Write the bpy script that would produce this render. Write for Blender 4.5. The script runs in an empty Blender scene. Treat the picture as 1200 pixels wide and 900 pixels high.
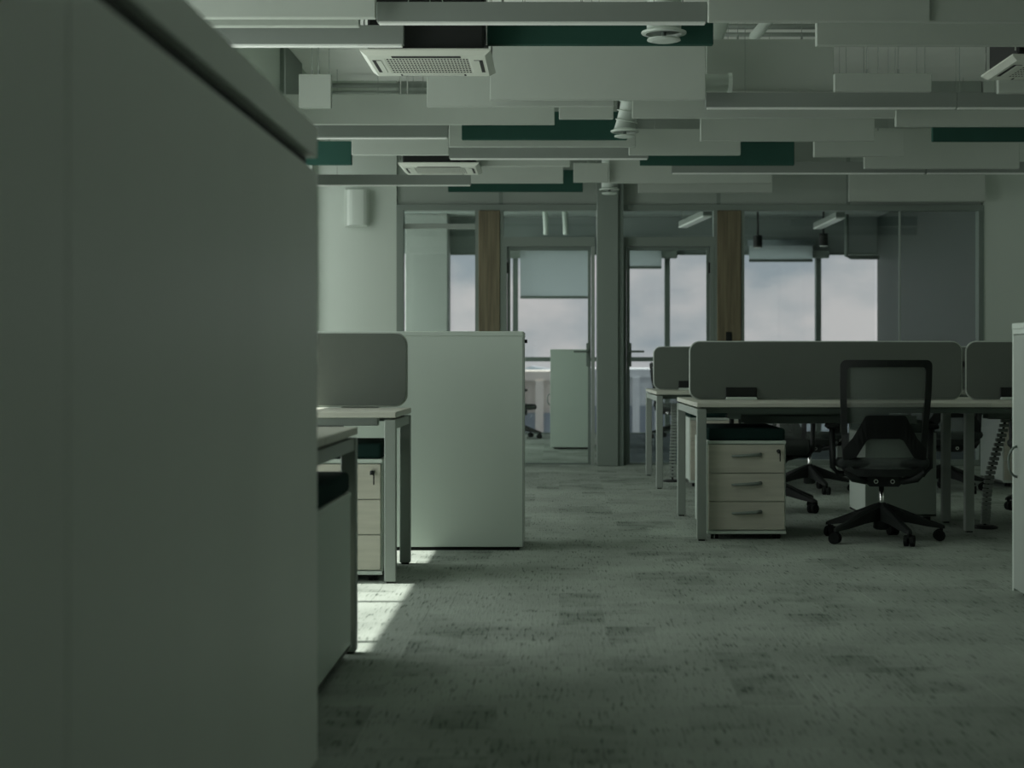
import bpy, bmesh, math, random
from mathutils import Vector, Matrix
random.seed(7)
sc = bpy.context.scene
COL = sc.collection
R = math.radians

# ------------------------------------------------------------------ camera
EYE, F = 0.945, 1950.0            # eye height (m); focal length in pixels of the 1200x900 frame
VPX, VPY = 655.0, 427.0           # where the depth lines meet
cam_d = bpy.data.cameras.new('camera')
cam = bpy.data.objects.new('camera', cam_d); COL.objects.link(cam)
cam.location = (0, 0, EYE); cam.rotation_euler = (R(90), 0, 0)
cam_d.sensor_width = 36; cam_d.lens = F / 1200 * 36
cam_d.shift_x = -(VPX - 600) / 1200; cam_d.shift_y = (VPY - 450) / 1200
cam_d.clip_start = 0.05; cam_d.clip_end = 2000
cam_d.dof.use_dof = True; cam_d.dof.focus_distance = 9.0; cam_d.dof.aperture_fstop = 3.4
sc.camera = cam
# ------------------------------------------------------------------ sky, sun, added window fill, exposure
sc.view_settings.view_transform = 'Standard'; sc.view_settings.look = 'None'
sc.view_settings.gamma = 1.0; sc.view_settings.exposure = 0.0
w = bpy.data.worlds.new('sky'); sc.world = w; w.use_nodes = True
nt = w.node_tree; nt.nodes.clear()
_o = nt.nodes.new('ShaderNodeOutputWorld'); _b = nt.nodes.new('ShaderNodeBackground')
_tc = nt.nodes.new('ShaderNodeTexCoord'); _mp = nt.nodes.new('ShaderNodeMapping')
_n = nt.nodes.new('ShaderNodeTexNoise'); _r = nt.nodes.new('ShaderNodeValToRGB')
_mp.inputs['Scale'].default_value = (1, 1, 1.9)
_mp.inputs['Location'].default_value = (0.35, 0.2, 0.1)
_n.inputs['Scale'].default_value = 13; _n.inputs['Detail'].default_value = 5; _n.inputs['Roughness'].default_value = 0.5
_r.color_ramp.elements[0].position = 0.40; _r.color_ramp.elements[0].color = (0.335, 0.375, 0.42, 1)
_r.color_ramp.elements[1].position = 0.66; _r.color_ramp.elements[1].color = (0.61, 0.575, 0.59, 1)
nt.links.new(_tc.outputs['Generated'], _mp.inputs['Vector']); nt.links.new(_mp.outputs[0], _n.inputs['Vector'])
nt.links.new(_n.outputs['Fac'], _r.inputs['Fac']); nt.links.new(_r.outputs['Color'], _b.inputs['Color'])
_b.inputs['Strength'].default_value = 1.0
nt.links.new(_b.outputs[0], _o.inputs[0])
LX = -2.30                        # inner face of the window wall on the left
sun_d = bpy.data.lights.new('sun', 'SUN'); sun_d.energy = 9.5; sun_d.angle = R(0.53); sun_d.color = (1.0, 0.97, 0.93)
sun = bpy.data.objects.new('sun', sun_d); COL.objects.link(sun)
sun.location = (-8, 6, 12); sun.rotation_euler = (0, -R(90 - 57.8), 0)   # due left, 58 degrees up
FILL = 7.5                        # added fill lamps outside the left windows, boosting the light from the sky, W per m2
def add_window_fill(y0, y1):
    d = bpy.data.lights.new('window_fill', 'AREA'); d.shape = 'RECTANGLE'
    d.size = 2.8; d.size_y = y1 - y0; d.energy = FILL * 2.8 * (y1 - y0); d.color = (0.96, 1.0, 0.965)
    o = bpy.data.objects.new('window_fill', d); COL.objects.link(o)
    o.location = (LX - 0.30, (y0 + y1) / 2, 1.55); o.rotation_euler = (0, R(-90), 0)
BAYS = [(5.0, 9.9), (11.2, 13.7), (14.7, 15.5), (15.95, 18.9), (19.4, 22.4)]  # the far-room bays are unseen windows added to brighten that room
for a, b in BAYS: add_window_fill(a + 0.1, b - 0.1)

# ------------------------------------------------------------------ materials
def mat(name, col, rough=0.5, metal=0.0, spec=0.3, bump=0.0, bscale=200, var=0.0, vscale=(3, 3, 3), obj_var=0.0):
    m = bpy.data.materials.new(name); m.use_nodes = True
    n = m.node_tree.nodes; l = m.node_tree.links; p = n['Principled BSDF']
    p.inputs['Base Color'].default_value = (*col, 1); p.inputs['Roughness'].default_value = rough
    p.inputs['Metallic'].default_value = metal; p.inputs['Specular IOR Level'].default_value = spec
    tc = n.new('ShaderNodeTexCoord'); mp = n.new('ShaderNodeMapping'); l.new(tc.outputs['Object'], mp.inputs[0])
    if var:
        mp.inputs['Scale'].default_value = vscale
        t = n.new('ShaderNodeTexNoise'); t.inputs['Scale'].default_value = 1; t.inputs['Detail'].default_value = 4
        l.new(mp.outputs[0], t.inputs['Vector'])
        mr = n.new('ShaderNodeMapRange'); mr.inputs['From Min'].default_value = 0.3; mr.inputs['From Max'].default_value = 0.7
        mr.inputs['To Min'].default_value = 1 - var; mr.inputs['To Max'].default_value = 1 + var
        l.new(t.outputs['Fac'], mr.inputs['Value'])
        mx = n.new('ShaderNodeVectorMath'); mx.operation = 'SCALE'; mx.inputs[0].default_value = col
        l.new(mr.outputs[0], mx.inputs['Scale']); l.new(mx.outputs[0], p.inputs['Base Color'])
    if bump:
        t2 = n.new('ShaderNodeTexNoise'); t2.inputs['Scale'].default_value = bscale; t2.inputs['Detail'].default_value = 3
        l.new(tc.outputs['Object'], t2.inputs['Vector'])
        bp = n.new('ShaderNodeBump'); bp.inputs['Strength'].default_value = bump; bp.inputs['Distance'].default_value = 0.002
        l.new(t2.outputs['Fac'], bp.inputs['Height']); l.new(bp.outputs[0], p.inputs['Normal'])
    return m

def carpet(name, base, dark):
    m = bpy.data.materials.new(name); m.use_nodes = True
    n = m.node_tree.nodes; l = m.node_tree.links; p = n['Principled BSDF']
    p.inputs['Roughness'].default_value = 0.95; p.inputs['Specular IOR Level'].default_value = 0.05
    g = n.new('ShaderNodeNewGeometry')
    oi = n.new('ShaderNodeObjectInfo')
    def noise(scale, detail, rough):
        mp = n.new('ShaderNodeMapping'); mp.inputs['Scale'].default_value = scale
        l.new(g.outputs['Position'], mp.inputs[0])
        t = n.new('ShaderNodeTexNoise'); t.inputs['Scale'].default_value = 1; t.inputs['Detail'].default_value = detail
        t.inputs['Roughness'].default_value = rough; l.new(mp.outputs[0], t.inputs['Vector']); return t.outputs['Fac']
    streak = noise((105, 9, 1), 2, 0.5); patch = noise((2.2, 1.6, 1), 3, 0.55); fine = noise((260, 160, 1), 2, 0.6); clump = noise((4.5, 5.5, 1), 2, 0.5)
    # the tiles' printed blocks: short offset bars of darker yarn
    br = n.new('ShaderNodeTexBrick'); mpb = n.new('ShaderNodeMapping'); mpb.inputs['Rotation'].default_value = (0, 0, R(90))
    l.new(g.outputs['Position'], mpb.inputs[0]); l.new(mpb.outputs[0], br.inputs['Vector'])
    br.inputs['Scale'].default_value = 1; br.inputs['Brick Width'].default_value = 0.30; br.inputs['Row Height'].default_value = 0.17
    br.inputs['Mortar Size'].default_value = 0.0; br.inputs['Color1'].default_value = (0, 0, 0, 1); br.inputs['Color2'].default_value = (1, 1, 1, 1)
    br.offset = 0.37; br.squash = 1.4; br.squash_frequency = 3
    def math2(op, a, b):
        k = n.new('ShaderNodeMath'); k.operation = op
        for i, v in enumerate((a, b)):
            if isinstance(v, (int, float)): k.inputs[i].default_value = v
            else: l.new(v, k.inputs[i])
        return k.outputs[0]
    def stretch(v, a, b):
        k = n.new('ShaderNodeMapRange'); k.inputs['From Min'].default_value = a; k.inputs['From Max'].default_value = b
        l.new(v, k.inputs['Value']); return k.outputs[0]
    block = stretch(br.outputs['Color'], 0.60, 0.95)                     # a few darker printed blocks
    fleck = stretch(streak, 0.55, 0.70)                                  # short dark dashes of yarn
    dark_ = math2('MULTIPLY', block, math2('ADD', 0.06, math2('MULTIPLY', stretch(clump, 0.40, 0.62), 0.22)))
    dark_ = math2('ADD', dark_, math2('MULTIPLY', fleck, math2('ADD', 0.12, math2('MULTIPLY', stretch(clump, 0.40, 0.62), 0.44))))
    dark_ = math2('ADD', dark_, math2('MULTIPLY', stretch(patch, 0.34, 0.66), 0.24))
    dark_ = math2('ADD', dark_, math2('MULTIPLY', oi.outputs['Random'], 0.10))
    dark_ = math2('ADD', dark_, math2('MULTIPLY', fine, 0.20))
    s = math2('SUBTRACT', 1.0, dark_)
    mr = n.new('ShaderNodeMapRange'); mr.inputs['From Min'].default_value = 0.15; mr.inputs['From Max'].default_value = 0.95
    l.new(s, mr.inputs['Value'])
    mx = n.new('ShaderNodeMix'); mx.data_type = 'RGBA'; l.new(mr.outputs[0], mx.inputs['Factor'])
    mx.inputs['A'].default_value = (*dark, 1); mx.inputs['B'].default_value = (*base, 1)
    l.new(mx.outputs['Result'], p.inputs['Base Color'])
    bp = n.new('ShaderNodeBump'); bp.inputs['Strength'].default_value = 0.5; bp.inputs['Distance'].default_value = 0.004
    l.new(math2('ADD', streak, fine), bp.inputs['Height']); l.new(bp.outputs[0], p.inputs['Normal'])
    return m

def glass(name, tint=(0.90, 0.95, 0.92), ior=1.5):
    m = bpy.data.materials.new(name); m.use_nodes = True
    n = m.node_tree.nodes; l = m.node_tree.links; n.clear()
    o = n.new('ShaderNodeOutputMaterial'); mx = n.new('ShaderNodeMixShader'); t = n.new('ShaderNodeBsdfTransparent')
    g = n.new('ShaderNodeBsdfGlossy'); fr = n.new('ShaderNodeFresnel')
    t.inputs['Color'].default_value = (*tint, 1); g.inputs['Roughness'].default_value = 0.01
    # the pane is a thin slab that does not bend light: both faces reflect as seen from the air
    ge = n.new('ShaderNodeNewGeometry'); mi = n.new('ShaderNodeMapRange')
    mi.inputs['To Min'].default_value = ior; mi.inputs['To Max'].default_value = 1 / ior
    l.new(ge.outputs['Backfacing'], mi.inputs['Value']); l.new(mi.outputs[0], fr.inputs['IOR'])
    l.new(fr.outputs[0], mx.inputs['Fac']); l.new(t.outputs[0], mx.inputs[1]); l.new(g.outputs[0], mx.inputs[2])
    l.new(mx.outputs[0], o.inputs['Surface'])
    return m

def meshcloth(name, col, see=0.5):
    m = bpy.data.materials.new(name); m.use_nodes = True
    n = m.node_tree.nodes; l = m.node_tree.links; p = n['Principled BSDF']
    p.inputs['Base Color'].default_value = (*col, 1); p.inputs['Roughness'].default_value = 0.8
    t = n.new('ShaderNodeBsdfTransparent'); mx = n.new('ShaderNodeMixShader')
    w1 = n.new('ShaderNodeTexNoise'); w1.inputs['Scale'].default_value = 300
    tc = n.new('ShaderNodeTexCoord'); l.new(tc.outputs['Object'], w1.inputs['Vector'])
    mr = n.new('ShaderNodeMapRange'); mr.inputs['To Min'].default_value = see - 0.1; mr.inputs['To Max'].default_value = see + 0.1
    l.new(w1.outputs['Fac'], mr.inputs['Value']); l.new(mr.outputs[0], mx.inputs['Fac'])
    l.new(p.outputs[0], mx.inputs[1]); l.new(t.outputs[0], mx.inputs[2])
    l.new(mx.outputs[0], n['Material Output'].inputs['Surface'])
    return m

def cloth(name, col, thin):
    m = mat(name, col, 0.9, spec=0.05)
    n = m.node_tree.nodes; l = m.node_tree.links
    t = n.new('ShaderNodeBsdfTranslucent'); t.inputs['Color'].default_value = (*thin, 1); mx = n.new('ShaderNodeMixShader')
    mx.inputs['Fac'].default_value = 0.6
    l.new(n['Principled BSDF'].outputs[0], mx.inputs[1]); l.new(t.outputs[0], mx.inputs[2]); l.new(mx.outputs[0], n['Material Output'].inputs['Surface'])
    return m
M = dict(
    wall=mat('wall_paint', (0.50, 0.565, 0.50), 0.8, bump=0.05, bscale=120, var=0.02, vscale=(1, 1, 1)),
    wallr=mat('white_side_wall', (0.70, 0.75, 0.69), 0.8, var=0.02, vscale=(1, 1, 1)),
    bulk=mat('bulkhead_paint', (0.30, 0.345, 0.305), 0.8, var=0.02),
    slab=mat('ceiling_paint', (0.78, 0.82, 0.76), 0.9, var=0.03),
    baffle=mat('white_felt', (0.40, 0.445, 0.395), 0.9, spec=0.1, bump=0.2, bscale=300, var=0.03),
    green=mat('dark_green_felt', (0.028, 0.075, 0.058), 0.95, spec=0.05, bump=0.2, bscale=300, var=0.08),
    lamp=mat('grey_housing', (0.21, 0.24, 0.215), 0.6, var=0.02),
    diffuser=mat('opal_diffuser', (0.80, 0.84, 0.79), 0.4),
    white=mat('white_laminate', (0.50, 0.575, 0.51), 0.45, var=0.02, vscale=(2, 2, 2)),
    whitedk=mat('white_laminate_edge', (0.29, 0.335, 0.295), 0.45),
    tallcab=mat('tall_cabinet_laminate', (0.80, 0.86, 0.79), 0.4, var=0.03, vscale=(2, 2, 0.5)),
    oak=mat('pale_oak_laminate', (0.47, 0.47, 0.39), 0.5, var=0.08, vscale=(4, 4, 45)),
    desk=mat('pale_desk_laminate', (0.50, 0.515, 0.44), 0.45, var=0.06, vscale=(4, 40, 40)),
    steel=mat('grey_powder_coat', (0.28, 0.32, 0.285), 0.45, metal=0.15),
    steeldk=mat('dark_frame', (0.16, 0.20, 0.175), 0.5, metal=0.1),
    frame=mat('grey_green_frame', (0.195, 0.235, 0.205), 0.5),
    black=mat('black_plastic', (0.013, 0.016, 0.0145), 0.5, spec=0.25),
    rubber=mat('black_rubber', (0.010, 0.012, 0.011), 0.75, spec=0.1),
    chairfab=mat('charcoal_fabric', (0.022, 0.028, 0.025), 0.9, bump=0.3, bscale=400, var=0.1),
    meshc=meshcloth('grey_mesh', (0.10, 0.125, 0.108), 0.42),
    screen=mat('grey_screen_felt', (0.118, 0.137, 0.118), 0.95, spec=0.05, bump=0.3, bscale=350, var=0.05),
    piping=mat('pale_piping', (0.45, 0.50, 0.45), 0.6),
    cushion=mat('dark_green_cushion', (0.012, 0.029, 0.025), 0.95, spec=0.05, bump=0.3, bscale=300),
    chrome=mat('chrome', (0.75, 0.76, 0.74), 0.2, metal=1.0),
    wood=mat('walnut_veneer', (0.15, 0.132, 0.082), 0.5, var=0.3, vscale=(40, 40, 2)),
    acwhite=mat('cassette_white', (0.58, 0.62, 0.54), 0.4),
    acdark=mat('cassette_dark', (0.012, 0.014, 0.013), 0.7),
    duct=mat('white_duct', (0.55, 0.62, 0.56), 0.45, metal=0.1),
    pane=glass('clear_glass', (0.97, 0.985, 0.98)), panefar=glass('outer_glass', (0.985, 0.99, 0.988)),
    panel=glass('partition_glass', (0.945, 0.975, 0.96), 1.5),
    blind=cloth('grey_blind', (0.42, 0.47, 0.47), (0.62, 0.70, 0.71)),
    carpet=carpet('carpet_tiles', (0.36, 0.408, 0.358), (0.095, 0.118, 0.098)),
    floorblue=carpet('dark_blue_floor', (0.13, 0.155, 0.165), (0.06, 0.075, 0.085)),
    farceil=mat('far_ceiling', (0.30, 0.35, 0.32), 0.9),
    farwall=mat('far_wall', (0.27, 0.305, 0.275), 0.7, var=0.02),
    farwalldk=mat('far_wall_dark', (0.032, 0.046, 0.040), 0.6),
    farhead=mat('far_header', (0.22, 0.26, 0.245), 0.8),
    facade=mat('pale_facade', (0.52, 0.56, 0.58), 0.9, var=0.1, vscale=(0.3, 0.3, 0.3)),
    facadeb=mat('warm_facade', (0.50, 0.47, 0.43), 0.9, var=0.1, vscale=(0.3, 0.3, 0.3)),
    winfar=mat('far_window_glass', (0.20, 0.24, 0.28), 0.3),
    hills=mat('hazy_hills', (0.42, 0.47, 0.53), 1.0, spec=0, var=0.08, vscale=(0.01, 0.01, 0.05)),
    land=mat('distant_ground', (0.30, 0.34, 0.33), 1.0, spec=0, var=0.2, vscale=(0.02, 0.02, 0.02)),
)

# ------------------------------------------------------------------ helpers
def PX(x, y): return (x - VPX) * y / F            # photo column -> X at depth y
def PZ(v, y): return EYE - (v - VPY) * y / F      # photo row -> height at depth y
def FLOOR(v): return F * EYE / (v - VPY)          # photo row of a floor contact -> depth

def box(bm, x0, x1, y0, y1, z0, z1, bev=0.0, seg=1):
    r = bmesh.ops.create_cube(bm, size=1)
    for v in r['verts']:
        v.co = ((x0 + x1) / 2 + v.co.x * (x1 - x0), (y0 + y1) / 2 + v.co.y * (y1 - y0), (z0 + z1) / 2 + v.co.z * (z1 - z0))
    if bev:
        bmesh.ops.bevel(bm, geom=list({e for v in r['verts'] for e in v.link_edges}), offset=bev, segments=seg, affect='EDGES', profile=0.5)
    return bm
def B(*a, **k): return box(bmesh.new(), *a, **k)
def tube(bm, pts, r, seg=8, r1=None, caps=True):
    pts = [Vector(p) for p in pts]; rings = []
    for i, p in enumerate(pts):
        d = (pts[min(i + 1, len(pts) - 1)] - pts[max(i - 1, 0)]).normalized()
        up = Vector((0, 0, 1)) if abs(d.z) < 0.95 else Vector((0, 1, 0))
        a = d.cross(up).normalized(); b = a.cross(d)
        rr = r if r1 is None else r + (r1 - r) * i / (len(pts) - 1)
        rings.append([bm.verts.new(p + (a * math.cos(2 * math.pi * k / seg) + b * math.sin(2 * math.pi * k / seg)) * rr) for k in range(seg)])
    for A, C in zip(rings, rings[1:]):
        for k in range(seg): bm.faces.new((A[k], A[(k + 1) % seg], C[(k + 1) % seg], C[k]))
    if caps: bm.faces.new(rings[0][::-1]); bm.faces.new(rings[-1])
    return bm
def lathe(bm, prof, cx=0, cy=0, seg=24):
    rings = []
    for r, z in prof:
        rings.append([bm.verts.new((cx + r * math.cos(2 * math.pi * k / seg), cy + r * math.sin(2 * math.pi * k / seg), z)) for k in range(seg)])
    for A, C in zip(rings, rings[1:]):
        for k in range(seg): bm.faces.new((A[k], A[(k + 1) % seg], C[(k + 1) % seg], C[k]))
    bm.faces.new(rings[0][::-1]); bm.faces.new(rings[-1])
    return bm
def rrect(x0, x1, z0, z1, rad, n=6):
    rs = rad if isinstance(rad, (list, tuple)) else [rad] * 4
    out = []
    for (cx, cz, a0, r) in ((x1 - rs[0], z1 - rs[0], 0, rs[0]), (x0 + rs[1], z1 - rs[1], 90, rs[1]), (x0 + rs[2], z0 + rs[2], 180, rs[2]), (x1 - rs[3], z0 + rs[3], 270, rs[3])):
        for k in range(n + 1):
            a = R(a0 + 90 * k / n); out.append((cx + r * math.cos(a), cz + r * math.sin(a)))
    return out
def prism(bm, loop, y0, y1):
    """an outline in x,z extruded from y0 to y1"""
    A = [bm.verts.new((x, y0, z)) for x, z in loop]; C = [bm.verts.new((x, y1, z)) for x, z in loop]
    n = len(loop)
    bm.faces.new(A); bm.faces.new(C[::-1])
    for k in range(n): bm.faces.new((A[k], C[k], C[(k + 1) % n], A[(k + 1) % n]))
    return bm

def tag(o, label=None, cat=None, group=None, kind=None):
    for k, v in (('label', label), ('category', cat), ('group', group), ('kind', kind)):
        if v: o[k] = v
    return o
def obj(name, bm, m, parent=None, smooth=False, origin=None):
    """one mesh object; vertices come in world space (or in the space of a thing still at the world origin)"""
    bmesh.ops.recalc_face_normals(bm, faces=bm.faces)
    off = Vector((0, 0, 0))
    if parent is not None:
        p = parent
        while p is not None: off += p.location; p = p.parent
    elif origin is not None: off = Vector(origin)
    if off.length: bmesh.ops.translate(bm, verts=bm.verts, vec=-off)
    me = bpy.data.meshes.new(name); bm.to_mesh(me); bm.free()
    me.materials.append(M[m])
    if smooth:
        for p in me.polygons: p.use_smooth = True
    o = bpy.data.objects.new(name, me); COL.objects.link(o)
    if parent is not None: o.parent = parent
    elif origin is not None: o.location = origin
    return o
def thing(name, label, cat, loc=(0, 0, 0), group=None):
    o = bpy.data.objects.new(name, None); COL.objects.link(o); o.location = loc; o.empty_display_size = 0.1
    return tag(o, label, cat, group)
def struct(name, bm=None, m=None, loc=None, smooth=False):
    if bm is None:
        o = bpy.data.objects.new(name, None); COL.objects.link(o); o.location = loc or (0, 0, 0)
    else: o = obj(name, bm, m, smooth=smooth)
    o['kind'] = 'structure'; return o
def dup(root, loc, rz=0.0, label=None):
    def cp(o, parent):
        c = o.copy(); COL.objects.link(c)
        if parent is not None: c.parent = parent
        for ch in list(o.children): cp(ch, c)
        return c
    r = cp(root, None); r.location = loc; r.rotation_euler = (0, 0, rz)
    if label: r['label'] = label
    return r

# ------------------------------------------------------------------ room shell
H = 3.60                          # slab height
PY = 15.60                        # glazed partition
FY = 22.70                        # outer window wall of the far room
RX = 5.0                          # right wall of the hall
BK = -6.0                         # wall behind the camera
floor = struct('floor', B(LX - 0.3, RX + 0.2, BK - 0.2, PY + 0.08, -0.25, -0.006), 'carpet')
TILE = 0.5; k = 0
tile_me = None
for i in range(-2, 7):
    for j in range(7, 31):
        x0 = i * TILE - 0.25 * (j % 2); y0 = 0.1 + j * TILE
        if tile_me is None:
            o = obj('carpet_tile', B(0.0003, TILE - 0.0003, 0.0003, TILE - 0.0003, -0.006, 0.0, bev=0.0006), 'carpet'); tile_me = o.data
        else:
            o = bpy.data.objects.new('carpet_tile', tile_me); COL.objects.link(o)
        o.parent = floor; o.location = (x0, y0, 0)
struct('ceiling', B(LX - 0.3, RX + 0.2, BK - 0.2, PY + 0.2, H, H + 0.25), 'slab')
struct('wall_right', B(RX, RX + 0.2, BK, PY + 0.1, -0.1, H), 'wallr')
struct('wall_back', B(LX - 0.2, RX + 0.2, BK - 0.2, BK, -0.1, H), 'wall')
# left window wall: sill, head and piers
SILL, HEAD = 0.10, 3.00
bm = bmesh.new()
box(bm, LX - 0.22, LX, BK, FY, -0.1, SILL); box(bm, LX - 0.22, LX, BK, FY, HEAD, H)
edges = [BK] + [v for ab in BAYS for v in ab] + [FY]
for a, b in zip(edges[::2], edges[1::2]): box(bm, LX - 0.22, LX, a, b, SILL, HEAD)
struct('wall_left', bm, 'wall')
for n, (a, b) in enumerate(BAYS):
    wn = struct('window_%d' % (n + 1), loc=(LX - 0.14, (a + b) / 2, SILL))
    fb = bmesh.new(); X0, X1 = LX - 0.17, LX - 0.11
    box(fb, X0, X1, a, b, SILL, SILL + 0.05); box(fb, X0, X1, a, b, HEAD - 0.05, HEAD)
    box(fb, X0, X1, a, a + 0.05, SILL + 0.05, HEAD - 0.05); box(fb, X0, X1, b - 0.05, b, SILL + 0.05, HEAD - 0.05)
    obj('window_frame', fb, 'frame', wn)
    ys = [a + 0.05] + [y for y in [5.67 + 0.96 * q for q in range(-12, 20)] if a + 0.3 < y < b - 0.3] + [b - 0.05]
    for y in ys[1:-1]: obj('mullion', B(X0, X1, y - 0.02, y + 0.02, SILL + 0.05, HEAD - 0.05), 'frame', wn)
    for y0, y1 in zip(ys, ys[1:]): obj('pane', B(LX - 0.145, LX - 0.139, y0 + 0.005, y1 - 0.005, SILL + 0.05, HEAD - 0.05), 'panefar', wn)

tp = struct('trim_6', B(LX, LX + 0.035, 13.72, 14.68, 0, H, bev=0.004), 'frame')   # pilaster between the windows
# ------------------------------------------------------------------ glazed partition
def QX(x): return PX(x, PY)
def QZ(y): return PZ(y, PY)
TOPR, TOPG = QZ(240), QZ(247)     # top rail
wf = struct('wall_front', loc=(0, PY, 0))
obj('wall_panel', B(LX, QX(465), PY - 0.02, PY + 0.14, 0, H), 'wall', wf)
obj('wall_panel', B(QX(1152), RX, PY - 0.02, PY + 0.14, 0, H), 'wall', wf)
obj('baseboard', B(QX(1152), RX, PY - 0.032, PY - 0.02, 0, 0.07), 'frame', wf)
js = [465, 587, 714, 842, 994, 1152]
for a, b in zip(js, js[1:]):
    obj('bulkhead_panel', B(QX(a) + 0.012, QX(b) - 0.012, PY, PY + 0.10, TOPR, H, bev=0.003), 'bulk', wf)
    if a > 465: obj('joint_strip', B(QX(a) - 0.018, QX(a) + 0.018, PY - 0.004, PY + 0.08, TOPR, H), 'frame', wf)
obj('top_rail', B(QX(465), QX(1152), PY - 0.03, PY + 0.09, TOPG, TOPR), 'frame', wf)
obj('side_post', B(QX(465), QX(473), PY - 0.03, PY + 0.09, 0, TOPG), 'frame', wf)
obj('side_post', B(QX(1146), QX(1152), PY - 0.03, PY + 0.09, 0, TOPG), 'steeldk', wf)
obj('floor_rail', B(QX(872), QX(1146), PY - 0.02, PY + 0.07, 0, 0.05), 'frame', wf)
obj('floor_rail', B(QX(473), QX(557), PY - 0.02, PY + 0.07, 0, 0.05), 'frame', wf)
# steel column between the doors
cl = struct('trim_1', loc=(QX(714), PY - 0.06, 0))
obj('column_face', B(QX(699), QX(724), PY - 0.16, PY + 0.10, 0, H, bev=0.006), 'frame', cl)
obj('column_flange', B(QX(724), QX(730), PY - 0.13, PY + 0.10, 0, H), 'steeldk', cl)
# walnut posts
for n, (a, b) in enumerate(((557, 590), (836, 872))):
    t = struct('trim_%d' % (n + 2), loc=(QX((a + b) / 2), PY, 0))
    obj('veneer_panel', B(QX(a + 4), QX(b - 4), PY - 0.045, PY + 0.10, 0, TOPG, bev=0.004), 'wood', t)
    obj('edge_profile', B(QX(a), QX(a + 4), PY - 0.03, PY + 0.09, 0, TOPG), 'frame', t)
    obj('edge_profile', B(QX(b - 4), QX(b), PY - 0.03, PY + 0.09, 0, TOPG), 'frame', t)
# fixed glazing
wn = struct('window_6', loc=(QX(515), PY, 0))
obj('pane', B(QX(473), QX(557), PY + 0.02, PY + 0.032, 0.05, QZ(268)), 'panel', wn)
obj('pane', B(QX(473), QX(557), PY + 0.02, PY + 0.032, QZ(262), TOPG), 'panel', wn)
obj('glazing_bar', B(QX(473), QX(557), PY, PY + 0.05, QZ(268), QZ(262), bev=0.004), 'steel', wn)
wn = struct('window_7', loc=(QX(1008), PY, 0))
obj('pane', B(QX(872), QX(1054), PY + 0.02, PY + 0.032, 0.05, TOPG), 'panel', wn)
obj('pane', B(QX(1056), QX(1146), PY + 0.02, PY + 0.032, 0.05, TOPG), 'panel', wn)
obj('glazing_bar', B(QX(1054), QX(1056), PY + 0.012, PY + 0.04, 0.05, TOPG), 'steel', wn)
# two glass doors with transom lights
def door(n, a, b, handle_left):
    d = struct('door_%d' % n, loc=(QX((a + b) / 2), PY, 0))
    z0, z1 = QZ(289), QZ(278)
    obj('door_header', B(QX(a), QX(b), PY - 0.03, PY + 0.08, z0, z1), 'frame', d)
    obj('transom_pane', B(QX(a), QX(b), PY + 0.02, PY + 0.032, z1, TOPG), 'panel', d)
    obj('jamb', B(QX(a), QX(a + 4), PY - 0.03, PY + 0.08, 0, z0), 'steeldk' if handle_left else 'frame', d)
    obj('jamb', B(QX(b - 4), QX(b), PY - 0.035, PY + 0.08, 0, z0), 'frame' if handle_left else 'steel', d)
    l0, l1 = QX(a + 4) + 0.004, QX(b - 4) - 0.004
    lf = bmesh.new(); s = 0.028
    for q in ((l0, l1, z0 - 0.035, z0 - 0.004), (l0, l1, 0.006, 0.022), (l0, l0 + s, 0.022, z0 - 0.035), (l1 - s, l1, 0.022, z0 - 0.035)):
        box(lf, q[0], q[1], PY, PY + 0.045, q[2], q[3])
    obj('door_leaf_frame', lf, 'steeldk', d)
    obj('pane', B(l0 + s, l1 - s, PY + 0.018, PY + 0.028, 0.022, z0 - 0.035), 'panel', d)
    hx = l0 + 0.03 if handle_left else l1 - 0.03; sg = 1 if handle_left else -1
    hb = bmesh.new(); hz = QZ(412)
    box(hb, hx - 0.014, hx + 0.014, PY - 0.008, PY, hz - 0.14, hz + 0.08, bev=0.003)
    tube(hb, [(hx, PY - 0.008, hz), (hx, PY - 0.05, hz), (hx + sg * 0.02, PY - 0.06, hz), (hx + sg * 0.13, PY - 0.06, hz)], 0.010)
    obj('handle', hb, 'steeldk', d, smooth=False)
    ob = bmesh.new()
    hx2 = l1 - 0.0 if handle_left else l0 + 0.0
    for z in (0.25, 1.05, 1.85): box(ob, hx2 - 0.012, hx2 + 0.012, PY - 0.02, PY, z - 0.05, z + 0.05)
    obj('hinge', ob, 'black', d)
door(1, 590, 697, False); door(2, 730, 836, True)

# ------------------------------------------------------------------ far room
FC = 2.95
FL, FR = PX(525, FY), PX(1028, FY)
struct('floor_far', B(LX - 0.2, FR + 0.2, PY + 0.08, FY + 0.3, -0.25, -0.004), 'carpet')
obj('dark_blue_floor_area', B(0.62, FR - 0.02, PY + 0.2, FY - 0.05, -0.004, 0.003), 'floorblue', bpy.data.objects['floor_far'])  # thin overlay, darker and bluer than the rest of the far floor
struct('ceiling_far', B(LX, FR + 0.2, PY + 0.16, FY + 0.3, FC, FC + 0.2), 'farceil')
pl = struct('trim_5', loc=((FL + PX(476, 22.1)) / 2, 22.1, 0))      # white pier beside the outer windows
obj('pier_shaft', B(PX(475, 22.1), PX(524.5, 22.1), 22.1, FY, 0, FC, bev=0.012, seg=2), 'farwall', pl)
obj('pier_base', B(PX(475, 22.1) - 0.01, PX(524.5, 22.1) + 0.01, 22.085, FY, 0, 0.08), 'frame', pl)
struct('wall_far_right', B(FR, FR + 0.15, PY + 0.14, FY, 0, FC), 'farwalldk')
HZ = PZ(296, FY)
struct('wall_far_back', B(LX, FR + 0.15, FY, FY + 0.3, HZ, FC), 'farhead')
mull = [FL, PX(604, FY), PX(782, FY), PX(959, FY), FR]
rail_z = PZ(421, FY)
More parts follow.
